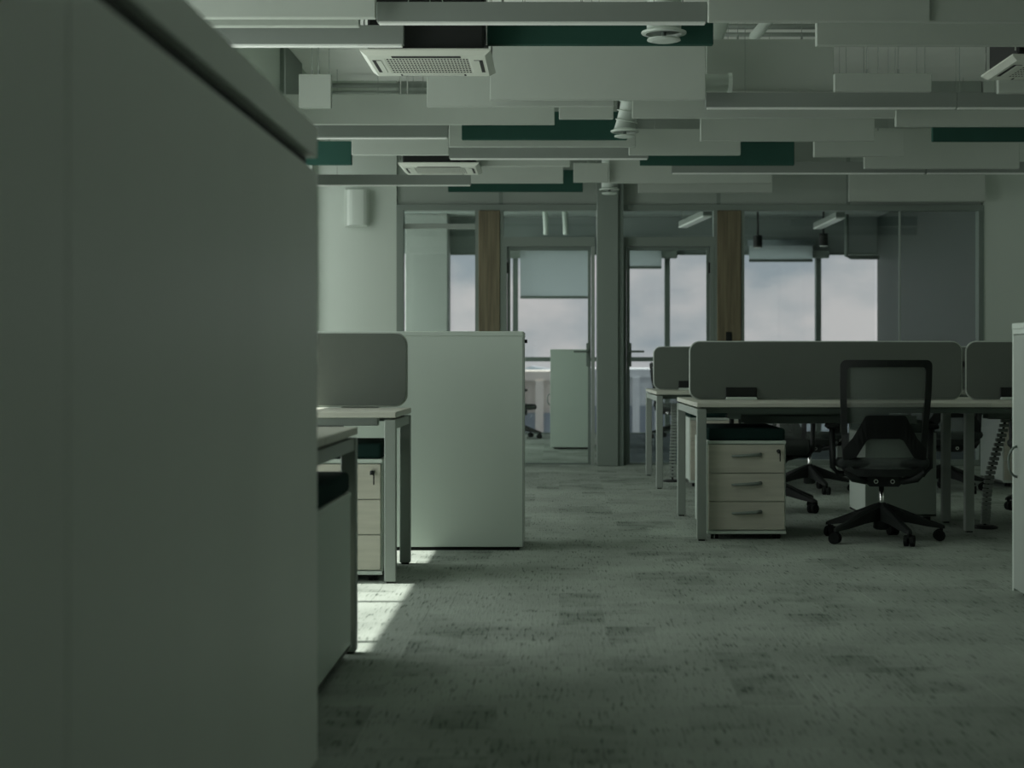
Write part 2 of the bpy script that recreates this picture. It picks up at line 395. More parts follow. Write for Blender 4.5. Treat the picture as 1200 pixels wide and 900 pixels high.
for n, (a, b) in enumerate(zip(mull, mull[1:])):
    wn = struct('window_%d' % (n + 8), loc=((a + b) / 2, FY, 0))
    obj('window_frame', box(B(a, b, FY, FY + 0.08, HZ - 0.03, HZ), a, b, FY, FY + 0.08, -0.02, PZ(507, FY)), 'steeldk', wn)
    obj('pane', B(a + 0.03, b - 0.03, FY + 0.035, FY + 0.045, PZ(507, FY), HZ - 0.03), 'panefar', wn)
    if n: obj('mullion', B(a - 0.035, a + 0.035, FY - 0.03, FY + 0.10, 0, HZ), 'steeldk', wn)
    if n: obj('mullion_head', B(a - 0.12, a + 0.13, FY - 0.14, FY, PZ(303, FY), HZ + 0.02, bev=0.01), 'frame', wn)
struct('trim_4', B(FL, FR, FY - 0.10, FY - 0.05, rail_z - 0.03, rail_z + 0.03, bev=0.008), 'steeldk')
def sheet4(*p):
    bm = bmesh.new(); bm.faces.new([bm.verts.new(q) for q in p]); return bm
def blind(x0, x1, zb, label):
    t = thing('roller_blind', label, 'blind', ((x0 + x1) / 2, FY - 0.2, HZ))
    obj('roller', tube(bmesh.new(), [(x0, FY - 0.2, HZ + 0.12), (x1, FY - 0.2, HZ + 0.12)], 0.04, 10), 'blind', t, smooth=True)
    obj('cloth', sheet4((x0 + 0.02, FY - 0.163, zb), (x1 - 0.02, FY - 0.163, zb), (x1 - 0.02, FY - 0.163, HZ + 0.12), (x0 + 0.02, FY - 0.163, HZ + 0.12)), 'blind', t)
    obj('bottom_bar', B(x0 + 0.02, x1 - 0.02, FY - 0.175, FY - 0.150, zb - 0.035, zb, bev=0.004), 'steeldk', t)
BZ = FY - 0.16
blind(PX(608, BZ), PX(694, BZ), PZ(347, BZ), 'grey roller blind lowered furthest, behind the left glass door')
blind(PX(700, BZ), PX(777, BZ), PZ(312, BZ), 'grey roller blind part lowered behind the right glass door')
blind(PX(876, BZ), PX(954, BZ), PZ(304, BZ), 'narrow grey roller blind almost rolled up above the wide glass pane')

# lights and services of the far room
for n, (x0, y0, x1, y1, lb) in enumerate(((PX(958, 20.2), 20.2, PX(985, 18.7), 18.7, 'slim white linear light on the dark far ceiling behind the wide glass pane'),
                                ((PX(800, 20.0), 20.0, PX(829, 18.5), 18.5, 'slim white linear light on the dark far ceiling behind the right glass door')))):
    t = thing('linear_light', lb, 'light', ((x0 + x1) / 2, (y0 + y1) / 2, 2.62))
    d = Vector((x1 - x0, y1 - y0, 0)).normalized(); s = Vector((-d.y, d.x, 0)) * 0.05
    for nm, m_, za, zb in (('housing', 'lamp', 2.60, 2.66), ('diffuser', 'diffuser', 2.585, 2.60)):
        b = bmesh.new(); P = [Vector((x0, y0, 0)) + s, Vector((x1, y1, 0)) + s, Vector((x1, y1, 0)) - s, Vector((x0, y0, 0)) - s]
        A = [b.verts.new((p.x, p.y, za)) for p in P]; C = [b.verts.new((p.x, p.y, zb)) for p in P]
        b.faces.new(A); b.faces.new(C)
        for q in range(4): b.faces.new((A[q], A[(q + 1) % 4], C[(q + 1) % 4], C[q]))
        obj(nm, b, m_, t)
    for p in ((x0, y0), (x1, y1)): obj('suspension_wire', tube(bmesh.new(), [(*p, 2.66), (*p, FC)], 0.003, 4), 'steel', t)
for x, yy, lb in ((888, 290, 'dark cylinder spotlight behind the left end of the wide glass pane'), (965, 288, 'dark cylinder spotlight in front of the far window mullion'),):
    Y = 20.4; X = PX(x, Y); Z = PZ(yy, Y)
    t = thing('spotlight', lb, 'light', (X, Y, Z))
    obj('housing', lathe(bmesh.new(), [(0.055, Z), (0.055, Z + 0.14), (0.05, Z + 0.15)], X, Y, 14), 'black', t, smooth=False)
    obj('lens', lathe(bmesh.new(), [(0.045, Z - 0.006), (0.05, Z)], X, Y, 14), 'diffuser', t)
    obj('stem', tube(bmesh.new(), [(X, Y, Z + 0.15), (X, Y, FC)], 0.012, 8), 'black', t)
pY = 22.3
t = obj('sprinkler_pipe', tube(bmesh.new(), [(PX(992, pY), pY, FC), (PX(992, pY), pY, PZ(300, pY)), (PX(997, pY), pY, PZ(301.5, pY)), (PX(1030, pY), pY, PZ(301.5, pY))], 0.03, 8), 'steeldk', smooth=True, origin=(PX(992, pY), pY, FC))
tag(t, 'bent dark pipe across the top right of the far window', 'pipe')
for x, lb in ((640, 'white drop pipe behind the transom of the left glass door, left one'), (663, 'white drop pipe behind the transom of the left glass door, right one')):
    Y = 18.5
    o = obj('drop_pipe', tube(bmesh.new(), [(PX(x - 3, Y), Y, FC), (PX(x, Y), Y, PZ(268, Y)), (PX(x, Y), Y, PZ(275, Y))], 0.03, 10), 'duct', smooth=True, origin=(PX(x, Y), Y, FC)); tag(o, lb, 'pipe')

# ------------------------------------------------------------------ outside
struct('ground_outside', B(-400, 400, 40, 700, -42, -40), 'land')
hb = bmesh.new(); pts = []
for k in range(61):
    x = -300 + 10 * k; pts.append((x, -3.8 + 3.0 * math.sin(k * 0.7) ** 2 * math.sin(k * 0.23 + 1) ** 2 + 1.2 * math.sin(k * 1.9) ** 2))
prism(hb, [(-300, -40)] + pts + [(300, -40)][::-1], 600, 640)
struct('hills', hb, 'hills')
def building(x0, x1, y0, d, top, m_, label, cols, rows, zlow=-14):
    t = thing('building', label, 'building', ((x0 + x1) / 2, y0, -40))
    obj('wall', B(x0, x1, y0, y0 + d, -40, top), m_, t)
    obj('parapet', B(x0 - 0.2, x1 + 0.2, y0 - 0.25, y0 + d, top, top + 0.35), m_, t)
    cw = (x1 - x0) / cols; first = None
    for i in range(cols):
        for j in range(rows):
            zx = top - 1.2 - j * 3.0
            if first is None:
                o = obj('window', B(-cw * 0.33, cw * 0.33, -0.06, 0.1, -1.6, 0), 'winfar', None); first = o.data
            else: o = bpy.data.objects.new('window', first); COL.objects.link(o)
            o.parent = t; o.location = (x0 + (i + 0.5) * cw - (x0 + x1) / 2, 0, zx + 40)
        obj('pilaster', B(x0 + i * cw - 0.15, x0 + i * cw + 0.15, y0 - 0.3, y0, -40, top), m_, t)
building(-2.9, 0.0, 62, 14, PZ(446, 62), 'facadeb', 'warm grey building outside with pilasters, left of the low white cabinet', 4, 2)
building(0.4, 7.0, 70, 16, PZ(442, 70), 'facade', 'pale long building outside with flat parapet, behind the right glass door', 7, 2)
building(-7.5, -3.2, 80, 14, PZ(434, 80), 'facade', 'pale taller building outside, hidden mostly by the walnut post', 4, 3)
building(7.4, 13.0, 90, 14, PZ(436, 90), 'facadeb', 'warm grey building outside below the wide glass pane', 5, 3)

# ------------------------------------------------------------------ ceiling baffles and linear lights
HB = 2.55
def baffle(x0, x1, yb, tall, m_, label, hb=HB, thick=0.05, wires=True):
    Y = F * (hb - EYE) / (VPY - yb)
    X0, X1 = PX(x0, Y), PX(x1, Y)
    t = thing('ceiling_baffle', label, 'ceiling baffle', ((X0 + X1) / 2, Y, hb), 'acoustic baffles under the slab')
    obj('felt_panel', B(X0, X1, Y, Y + thick, hb, hb + tall, bev=0.004), m_, t)
    ins = min(0.2, (X1 - X0) * 0.4)
    for X in ((X0 + ins, X1 - ins)):
        obj('suspension_wire', lathe(bmesh.new(), [(0.007, hb + tall - 0.005), (0.007, hb + tall + 0.03), (0.0022, hb + tall + 0.031), (0.0022, H)], X, Y + thick / 2, 5), 'steel', t)
    return t
def lamp(x0, x1, yb, label, hb=HB, tall=0.10, join=()):
    Y = F * (hb - EYE) / (VPY - yb)
    X0, X1 = PX(x0, Y), PX(x1, Y)
    t = thing('linear_light', label, 'light', ((X0 + X1) / 2, Y, hb), 'grey linear lights between the baffles')
    cuts = [X0] + [PX(j, Y) for j in join] + [X1]
    for a, b in zip(cuts, cuts[1:]):
        obj('housing', B(a + 0.001, b - 0.001, Y, Y + 0.06, hb + 0.008, hb + tall, bev=0.002), 'lamp', t)
        obj('diffuser', B(a + 0.01, b - 0.01, Y + 0.006, Y + 0.054, hb, hb + 0.008), 'diffuser', t)
        for X in (a + 0.25, b - 0.25):
            obj('suspension_wire', tube(bmesh.new(), [(X, Y + 0.03, hb + tall), (X, Y + 0.03, H)], 0.0022, 4), 'steel', t)
    return t
lamp(441, 829, 27, 'nearest grey linear light, above the first cassette and round diffuser')
lamp(150, 473, 53.5, 'grey linear light left of the first cassette', hb=2.485)
lamp(827, 1490, 127, 'longest grey linear light, jointed, right of the white round duct', join=(1122,))
lamp(292, 525, 162, 'grey linear light just above the small green baffle at left')
lamp(526, 760, 186.5, 'grey linear light with shining underside in the middle of the ceiling')
lamp(787, 1085, 203.5, 'grey linear light under the black-green stepped baffle', hb=2.54)
lamp(1086, 1330, 203.5, 'grey linear light at far right beyond the deep white baffle', hb=2.54)
lamp(362, 552, 217.5, 'grey linear light lowest at left, in front of the white wall')
bf = baffle
bf(120, 440, 20.5, 0.20, 'baffle', 'white baffle nearest at upper left, beside the nearest linear light')
bf(110, 421, 30.5, 0.10, 'baffle', 'shallow white baffle directly above the linear light at upper left')
bf(542, 836, 52, 0.20, 'green', 'dark green baffle behind the nearest round diffuser')
bf(830, 1090, 24.5, 0.20, 'baffle', 'white baffle at the top right of the nearest linear light')
bf(957, 1330, 53, 0.20, 'baffle', 'white baffle crossing in front of the cassette at right')
bf(1085, 1400, 25.5, 0.20, 'baffle', 'white baffle nearest at upper right')
bf(350, 388, 126, 0.21, 'baffle', 'short square white baffle hanging alone at left')
bf(500, 720, 124.5, 0.20, 'baffle', 'white baffle directly under the first cassette')
bf(574, 827, 116.5, 0.33, 'baffle', 'deepest white baffle right of the first cassette', hb=2.56)
bf(828, 977, 106.8, 0.33, 'baffle', 'deep white baffle behind the short round duct', hb=2.68)
bf(978, 1092, 107, 0.11, 'baffle', 'shallow white baffle resting above the longest linear light', hb=2.61)
bf(1170, 1420, 109, 0.12, 'baffle', 'shallow white baffle at far right under the right cassette', hb=2.60)
bf(330, 650, 145.5, 0.20, 'baffle', 'long white baffle under the pipes at left')
bf(655, 719, 139, 0.20, 'baffle', 'small white baffle left of the spiral duct diffuser')
bf(541, 735, 163.5, 0.20, 'green', 'dark green baffle behind the spiral duct diffuser')
bf(741, 1049, 138, 0.20, 'baffle', 'white baffle right of the spiral duct diffuser')
bf(1050, 1330, 148, 0.11, 'baffle', 'white baffle under the longest linear light at right')
bf(821, 1025, 165, 0.20, 'baffle', 'white baffle above the black-green stepped baffle')
bf(737, 868, 181.5, 0.20, 'baffle', 'white baffle covering the left half of the black-green stepped baffle')
bf(750, 931, 193.5, 0.19, 'green', 'black-green baffle, stepped in outline, right of centre')
bf(1093, 1330, 165.5, 0.105, 'green', 'black-green baffle at far right edge')
bf(954, 1060, 183.5, 0.20, 'baffle', 'white baffle left of the deep white baffle at right')
bf(1013, 1195, 197.5, 0.33, 'baffle', 'deep white baffle below the far right green baffle')
bf(345, 412, 193, 0.19, 'green', 'small dark green baffle at left')
bf(412, 526, 181.5, 0.14, 'baffle', 'white baffle above the second cassette')
bf(526, 745, 172, 0.17, 'baffle', 'white baffle between the two middle green baffles')
bf(552, 668, 195, 0.10, 'baffle', 'thin white baffle right of the second cassette')
bf(552, 660, 214.5, 0.18, 'baffle', 'white baffle in front of the lowest green baffle')
bf(525, 683, 224.5, 0.20, 'green', 'lowest dark green baffle, left of the smallest round diffuser', hb=2.53)
bf(714, 905, 214.5, 0.22, 'baffle', 'white baffle right of the smallest round diffuser')
bf(672, 713, 213.5, 0.17, 'baffle', 'short grey-white baffle left of the smallest round diffuser')
bf(748, 905, 225.5, 0.17, 'baffle', 'lowest white baffle, above the right glass door', hb=2.50)
bf(995, 1155, 236, 0.25, 'baffle', 'white baffle above the wide glass pane', hb=2.45)

# cassettes
def cassette(xc, y0, h, label):
    S = 0.64; Y = y0 + S / 2; X = xc
    t = thing('ceiling_cassette', label, 'air conditioner', (X, Y, h), 'ceiling cassettes')
    # frame plate with a square recess, bevelled outwards
    b = bmesh.new(); s = S / 2
    loops = [(s, h + 0.03), (s, h + 0.022), (s - 0.03, h), (0.212, h), (0.205, h + 0.003)]
    rings = [[b.verts.new((X + u * q, Y + v * q, z)) for u, v in ((-1, -1), (1, -1), (1, 1), (-1, 1))] for q, z in loops]
    for A, C in zip(rings, rings[1:]):
        for k in range(4): b.faces.new((A[k], A[(k + 1) % 4], C[(k + 1) % 4], C[k]))
    b.faces.new(rings[0][::-1])
    obj('panel', b, 'acwhite', t)
    obj('body', B(X - 0.285, X + 0.285, Y - 0.285, Y + 0.285, h + 0.03, h + 0.33, bev=0.01), 'acdark', t)
    obj('filter', B(X - 0.205, X + 0.205, Y - 0.205, Y + 0.205, h + 0.004, h + 0.02), 'acdark', t)
    g = bmesh.new()
    for k in range(27):
        u = -0.205 + 0.41 * k / 26; box(g, X + u - 0.0024, X + u + 0.0024, Y - 0.205, Y + 0.205, h + 0.0010, h + 0.0022)
    for k in range(9):
        u = -0.205 + 0.41 * k / 8; box(g, X - 0.205, X + 0.205, Y + u - 0.0085, Y + u + 0.0085, h + 0.0012, h + 0.0020)
    obj('grille', g, 'acwhite', t)
    for u, v in ((0, -1), (0, 1), (-1, 0), (1, 0)):
        c = 0.252
        if v: q = (X - 0.17, X + 0.17, Y + v * c - 0.026, Y + v * c + 0.026)
        else: q = (X + u * c - 0.022, X + u * c + 0.022, Y - 0.17, Y + 0.17)
        sl = obj('air_slot', B(*q, h - 0.001, h + 0.004), 'acdark', t)
        if v < 0: continue                                   # the near louvre stands open
        if v: q = (q[0] + .01, q[1] - .01, q[2] + (0.018 if v < 0 else 0.0), q[3] - (0.0 if v < 0 else 0.018))
        else: q = (q[0] + (0.018 if u < 0 else 0), q[1] - (0 if u < 0 else 0.018), q[2] + .01, q[3] - .01)
        obj('flap', B(*q, h - 0.0025, h - 0.001), 'acwhite', sl)
    for u, v in ((-1, -1), (1, -1), (-1, 1), (1, 1)):
        obj('hanger_rod', tube(bmesh.new(), [(X + u * 0.30, Y + v * 0.30, h + 0.05), (X + u * 0.30, Y + v * 0.30, H)], 0.005, 6), 'chrome', t)
    # round drain cover on the near side of the body
    rim = [(X + 0.085 * math.cos(a), Y - 0.29, h + 0.26 + 0.085 * math.sin(a)) for a in [2 * math.pi * k / 20 for k in range(21)]]
    obj('round_cover_rim', tube(bmesh.new(), rim, 0.003, 5, caps=False), 'steel', t)
    return t
cassette(-0.653, 8.11, 2.455, 'square white ceiling cassette with dark body, nearest at upper left')
cassette(PX(514, 13.2), 13.15, 2.512, 'square white ceiling cassette half hidden above the left linear light')
cassette(2.316 + 0.32, 8.49, 2.50, 'square white ceiling cassette cut by the right edge of the picture')

# round diffusers
def diffuser(px, Y, zb, r, duct_pts, label):
    X = PX(px, Y)
    t = thing('round_diffuser', label, 'air diffuser', (X, Y, zb), 'round ceiling diffusers')
    obj('duct', tube(bmesh.new(), [(X, Y, zb + 0.05)] + [(X + a, Y + b, zb + c) for a, b, c in duct_pts], r * 0.76, 20), 'duct', t, smooth=True)
    obj('flange', lathe(bmesh.new(), [(r * 0.77, zb + 0.060), (r * 0.80, zb + 0.054), (r * 0.99, zb + 0.048), (r, zb + 0.044), (r * 0.98, zb + 0.038), (r * 0.80, zb + 0.036), (r * 0.75, zb + 0.052)], X, Y, 32), 'duct', t)
    obj('throat', lathe(bmesh.new(), [(r * 0.70, zb + 0.048), (r * 0.2, zb + 0.05)], X, Y, 24), 'frame', t)
    obj('disc', lathe(bmesh.new(), [(r * 0.3, zb + 0.022), (r * 0.72, zb + 0.014), (r * 0.74, zb + 0.006), (r * 0.55, zb), (r * 0.1, zb - 0.002)], X, Y, 32), 'duct', t)
    obj('stem', tube(bmesh.new(), [(X, Y, zb + 0.02), (X, Y, zb + 0.06)], 0.012, 8), 'steeldk', t)
    for k in range(3):
        if len(duct_pts) < 1: break
        a, b, c = duct_pts[0]
        f = (k + 1) * 0.25
        cx, cy, cz = X + a * f, Y + b * f, zb + 0.05 + (c - 0.05) * f
        d = Vector((a, b, c - 0.05)).normalized(); u = Vector((0, 1, 0)); v = d.cross(u).normalized(); u = v.cross(d)
        rim = [Vector((cx, cy, cz)) + (u * math.cos(q) + v * math.sin(q)) * r * 0.77 for q in [2 * math.pi * j / 20 for j in range(21)]]
        obj('duct_rib', tube(bmesh.new(), rim, 0.004, 5, caps=False), 'duct', t, smooth=True)
    return t
diffuser(778, 8.20, 2.535, 0.112, [(0, 0, H - 2.535)], 'largest round white diffuser in front of the near dark green baffle')
diffuser(732, 11.50, 2.512, 0.097, [(0.05, -0.03, 0.30), (0.25, -0.1, 0.55), (0.6, -0.1, 0.66), (0.75, -0.1, H - 2.512)], 'round white diffuser on a bent spiral duct in the middle')
diffuser(714, 14.98, 2.475, 0.092, [(0, 0, H - 2.475)], 'smallest round white diffuser in front of the grey column')

# pipes and duct pieces under the slab
def pipe(pts, r, m_, label, cat='pipe', name='ceiling_pipe', seg=10):
    o = obj(name, tube(bmesh.new(), pts, r, seg), m_, smooth=True, origin=pts[0]); tag(o, label, cat); return o
Y = 15.2
pipe([(PX(340, Y), Y, PZ(100, Y)), (PX(510, Y), Y, PZ(100, Y))], 0.022, 'steel', 'thin grey pipe above the long white baffle at left, upper one')
pipe([(PX(340, Y), Y, PZ(108, Y)), (PX(520, Y), Y, PZ(108, Y))], 0.013, 'steel', 'thinner grey pipe above the long white baffle at left, lower one')
Y = 12.4
pipe([(PX(700, Y), Y, PZ(31, Y)), (PX(1250, Y), Y, PZ(31, Y))], 0.022, 'steel', 'thin grey pipe behind the diagonal white pipe, upper one')
pipe([(PX(700, Y), Y, PZ(40.5, Y)), (PX(1250, Y), Y, PZ(40.5, Y))], 0.016, 'steel', 'thin grey pipe behind the diagonal white pipe, lower one')
pipe([(PX(884, 11.0), 11.0, PZ(43, 11.0)), (PX(912, 10.4), 10.4, PZ(10, 10.4)), (PX(930, 10.0), 10.0, H - 0.1)], 0.036, 'duct', 'diagonal white pipe below the slab at upper right', seg=16)
Y = 10.33
t = thing('round_duct', 'short white round duct end above the longest linear light', 'duct', (PX(826, Y), Y, PZ(97, Y)))
obj('duct_tube', tube(bmesh.new(), [(PX(760, Y), Y, PZ(97, Y)), (PX(853, Y), Y, PZ(97, Y))], 0.055, 20), 'duct', t, smooth=True)
obj('duct_collar', tube(bmesh.new(), [(PX(853, Y), Y, PZ(97, Y)), (PX(857.5, Y), Y, PZ(97, Y))], 0.061, 20), 'duct', t)
obj('hanger_rod', tube(bmesh.new(), [(PX(800, Y), Y, PZ(97, Y) + 0.05), (PX(800, Y), Y, H)], 0.004, 6), 'steel', t)
# wall box on the left white wall
x0, x1, z0, z1 = QX(405), QX(434), QZ(266), QZ(222)
t = thing('wall_box', 'white curved box mounted high on the white wall at left', 'wall box', ((x0 + x1) / 2, PY - 0.02, z0))
obj('back_plate', B(x0, x1 - 0.02, PY - 0.05, PY - 0.02, z0, z1, bev=0.005), 'wall', t)
b = bmesh.new(); L = []
for k in range(9):
    u = -1 + 2 * k / 8; L.append((x0 + 0.02 + (x1 - x0 - 0.02) * (k / 8), PY - 0.06 - 0.035 * (1 - u ** 4)))
A = [b.verts.new((x, y, z0 + 0.01)) for x, y in L + [(x1, PY - 0.05), (x0 + 0.02, PY - 0.05)]]
C = [b.verts.new((v.co.x, v.co.y, z1 - 0.01)) for v in A]; n = len(A)
b.faces.new(A); b.faces.new(C[::-1])
for k in range(n): b.faces.new((A[k], A[(k + 1) % n], C[(k + 1) % n], C[k]))
obj('front_cover', b, 'wall', t)
# light switch on the right walnut post
x0, x1, z0, z1 = QX(850), QX(857), QZ(400), QZ(389)
t = thing('light_switch', 'small black light switch on the right walnut post', 'switch', (QX(853), PY - 0.045, z0))
obj('switch_plate', B(x0, x1, PY - 0.055, PY - 0.045, z0, z1, bev=0.002), 'black', t)
obj('rocker', B(x0 + 0.012, x1 - 0.012, PY - 0.06, PY - 0.055, z0 + 0.015, z1 - 0.015, bev=0.002), 'black', t)

# ------------------------------------------------------------------ cabinets
def d_handle(pts_plane, parent, m_='chrome'):
    return obj('handle', tube(bmesh.new(), pts_plane, 0.005, 8), m_, parent, smooth=True)
# near tall cabinets along the left
NX, NY = PX(372, 3.90), 3.90
for n, (y0, y1, lb) in enumerate(((1.92, 3.90, 'tall white cabinet whose plain back fills the left, far one of the row'), (-0.06, 1.918, 'tall white cabinet at the extreme left edge, nearest one of the row'))):
    t = thing('tall_cabinet', lb, 'cabinet', (NX - 0.225, (y0 + y1) / 2, 0))
    obj('plinth', B(NX - 0.43, NX - 0.02, y0 + 0.01, y1 - 0.01, 0, 0.02), 'steeldk', t)
    obj('carcass', B(NX - 0.45, NX, y0, y1, 0.02, 1.395, bev=0.002), 'tallcab', t)
    obj('shadow_gap', B(NX - 0.43, NX - 0.025, y0 + 0.01, y1 - 0.01, 1.395, 1.428), 'black', t)
    obj('top_board', B(NX - 0.45, NX, y0, y1, 1.428, 1.50, bev=0.002), 'tallcab', t)
    for k in range(2):
        ya, yb = y0 + (y1 - y0) * k / 2, y0 + (y1 - y0) * (k + 1) / 2
        dd = obj('door', B(NX - 0.47, NX - 0.452, ya + 0.003, yb - 0.003, 0.065, 1.39, bev=0.002), 'tallcab', t)
        yh = yb - 0.06 if k == 0 else ya + 0.06
        d_handle([(NX - 0.47, yh, 0.7), (NX - 0.50, yh, 0.71), (NX - 0.50, yh, 0.81), (NX - 0.47, yh, 0.82)], dd)
# low cabinet behind the left desk
CH = 1.113
def low_cabinet(name_label, x0, x1, y0, y1, side, loc_handle=None, doors=2, hl=True):
    """low cabinet; doors on 'side' (+x, -x or +y)"""
    t = thing('low_cabinet', name_label, 'cabinet', ((x0 + x1) / 2, (y0 + y1) / 2, 0))
    obj('plinth', B(x0 + 0.02, x1 - 0.02, y0 + 0.02, y1 - 0.02, 0, 0.018), 'black', t)
    obj('carcass', B(x0, x1, y0, y1, 0.018, CH - 0.025, bev=0.002), 'white', t)
    ea, eb = (0.022 if side == '-x' else 0.002), (0.022 if side == '+x' else 0.002)
    obj('top_board', B(x0 - ea, x1 + eb, y0 - 0.002, y1 + 0.002, CH - 0.025, CH, bev=0.004, seg=2), 'white', t)
    if side != '+y':
        X0, X1 = (x1, x1 + 0.02) if side == '+x' else (x0 - 0.02, x0)
        obj('edge_strip', B(X0, X1, y1 - 0.019, y1, 0.018, CH - 0.025, bev=0.001), 'white', t)
        obj('edge_strip', B(X0, X1, y0, y0 + 0.019, 0.018, CH - 0.025, bev=0.001), 'white', t)
        obj('edge_strip', B(X0, X1, y0 + 0.019, y1 - 0.019, CH - 0.045, CH - 0.025, bev=0.001), 'white', t)
        y0, y1 = y0 + 0.020, y1 - 0.020
    for k in range(doors):
        if side in '+x-x' and side != '+y':
            a, b = y0 + (y1 - y0) * k / doors, y0 + (y1 - y0) * (k + 1) / doors
            X0, X1 = (x1 + 0.002, x1 + 0.02) if side == '+x' else (x0 - 0.02, x0 - 0.002)
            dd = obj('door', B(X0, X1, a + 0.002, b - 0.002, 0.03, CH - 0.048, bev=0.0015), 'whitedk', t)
            s = 1 if side == '+x' else -1; xf = X1 if s > 0 else X0
            yh = loc_handle if (loc_handle is not None and k == doors - 1) else (b - 0.06 if k % 2 == 0 else a + 0.06)
            arc = [(xf + s * 0.035 * math.sin(math.pi * q / 8), yh, 0.55 - 0.062 * math.cos(math.pi * q / 8)) for q in range(9)]
            d_handle(arc, dd, 'steeldk')
        else:
            a, b = x0 + (x1 - x0) * k / doors, x0 + (x1 - x0) * (k + 1) / doors
            dd = obj('door', B(a + 0.002, b - 0.002, y1 + 0.002, y1 + 0.02, 0.03, CH - 0.03, bev=0.0015), 'white', t)
            xh = b - 0.05 if k % 2 == 0 else a + 0.05
            d_handle([(xh, y1 + 0.02, 0.5), (xh, y1 + 0.05, 0.52), (xh, y1 + 0.05, 0.6), (xh, y1 + 0.02, 0.62)], dd, 'steeldk')
    return t
x1 = PX(613, 8.45)
t = low_cabinet('low white cabinet with plain back standing behind the left desk', x1 - 1.22, x1, 8.45, 8.90, '+y')
obj('lock', tube(bmesh.new(), [(x1, 8.85, PZ(400, 8.85)), (x1 + 0.014, 8.85, PZ(400, 8.85))], 0.010, 10), 'black', t)
obj('corner_edging', B(x1 - 0.004, x1 + 0.003, 8.446, 8.452, 0.02, CH - 0.03), 'whitedk', t)
low_cabinet('low white cabinet at the right edge with its doors to the aisle', PX(1192, 6.825), PX(1192, 6.825) + 0.44, 5.2, 6.825, '-x', loc_handle=6.755)
Y = 18.6
low_cabinet('low white cabinet in the far room seen through the left glass door', PX(647, Y), PX(647, Y) + 0.42, Y, Y + 0.8, '-x', loc_handle=Y + 0.06)

# ------------------------------------------------------------------ desks
def desk(label, x0, x1, y0, y1, double, mids=(), end_left=True, end_right=True):
    t = thing('bench_desk' if double else 'desk', label, 'desk', ((x0 + x1) / 2, (y0 + y1) / 2, 0))
    rows = [(y0, (y0 + y1) / 2 - 0.004), ((y0 + y1) / 2 + 0.004, y1)] if double else [(y0, y1)]
    cols = [x0] + list(mids) + [x1]
    for a, b in rows:
        for c, d in zip(cols, cols[1:]):
            obj('tabletop', B(c + 0.001, d - 0.001, a, b, 0.715, 0.740, bev=0.0025), 'desk', t)
    L = 0.05
    def legs(xa, ya, yb):
        for y in (ya, yb - L):
            lg = obj('leg', B(xa, xa + L, y, y + L, 0.008, 0.705, bev=0.003), 'steel', t)
            obj('foot', B(xa + 0.008, xa + L - 0.008, y + 0.008, y + L - 0.008, 0, 0.008), 'black', lg)
        obj('end_rail', B(xa + 0.005, xa + L - 0.005, ya + L, yb - L, 0.665, 0.705), 'steel', t)
    if end_left: legs(x0 + 0.001, y0, y1)
    if end_right: legs(x1 - L - 0.001, y0, y1)
    for m_ in mids: legs(m_ - L / 2, y0 + 0.45, y1 - 0.45) if double else None
    for a, b in rows:
        if double: obj('beam', B(x0 + L, x1 - L, a + 0.12, a + 0.16, 0.680, 0.708), 'steeldk', t)
        else: obj('beam', B(x0 + L, x1 - 0.115, a + 0.34, a + 0.40, 0.668, 0.705, bev=0.004), 'white', t)
        obj('beam', B(x0 + L, x1 - L, b - 0.15, b - 0.11, 0.680, 0.708), 'steeldk', t)
        for c, d in zip(cols, cols[1:]):
            tr = obj('cable_tray', box(box(B(c + 0.3, d - 0.3, b - 0.30, b - 0.16, 0.612, 0.615), c + 0.3, d - 0.3, b - 0.30, b - 0.297, 0.615, 0.655), c + 0.3, d - 0.3, b - 0.163, b - 0.16, 0.615, 0.66), 'steeldk', t)
            obj('socket_block', B(c + 0.45, c + 0.80, b - 0.27, b - 0.20, 0.616, 0.655, bev=0.004), 'black', tr)
    return t
DX = 0.738
desk('front bench desk on the right, nearest to the camera', DX, DX + 3.18, 8.90, 10.41, True, mids=(2.31,))
desk('rear bench desk on the right, closest to the glass partition', DX, DX + 3.18, 12.62, 14.17, True, mids=(2.31,))
desk('single desk at left in front of the low white cabinet', -2.27, PX(482, 7.91), 7.17, 7.91, False)
desk('bench desk nearest at left, mostly behind the tall cabinet', -2.25, PX(419.5, 5.47), 3.97, 5.47, True)

def screen(x0, x1, Y, z0, z1, clamps, label, r=0.055):
    t = thing('desk_screen', label, 'desk screen', ((x0 + x1) / 2, Y, z0), 'felt screens on the desks')
    loop = rrect(x0, x1, z0, z1, r)
    obj('felt_panel', prism(bmesh.new(), loop, Y - 0.014, Y + 0.014), 'screen', t)
    ring = [(x, Y, z) for x, z in rrect(x0 - 0.002, x1 + 0.002, z0 - 0.002, z1 + 0.002, r)]
    ring.append(ring[0])
    obj('edge_piping', tube(bmesh.new(), ring, 0.006, 6, caps=False), 'piping', t, smooth=True)
    for c, s in clamps:
        ya, yb = sorted((Y + s * 0.026, Y + s * 0.014)); cb = obj('clamp', B(c - 0.09, c + 0.09, ya, yb, z0 + 0.002, z0 + 0.065, bev=0.003), 'black', t)
        ya, yb = sorted((Y + s * 0.06, Y + s * 0.016)); obj('clamp_foot', B(c - 0.088, c + 0.088, ya, yb, 0.740, 0.756, bev=0.002), 'white', cb)
SY = 9.655
screen(PX(809, SY), PX(1126, SY), SY, 0.747, PZ(401, SY), ((PX(868, SY), -1), (PX(1068, SY), 1)), 'grey felt screen spanning the left half of the front bench desk')
screen(PX(1132.5, SY), PX(1450, SY), SY, 0.747, PZ(401, SY), ((PX(1189, SY), -1), (PX(1390, SY), 1)), 'grey felt screen on the right half of the front bench, cut by the low cabinet')
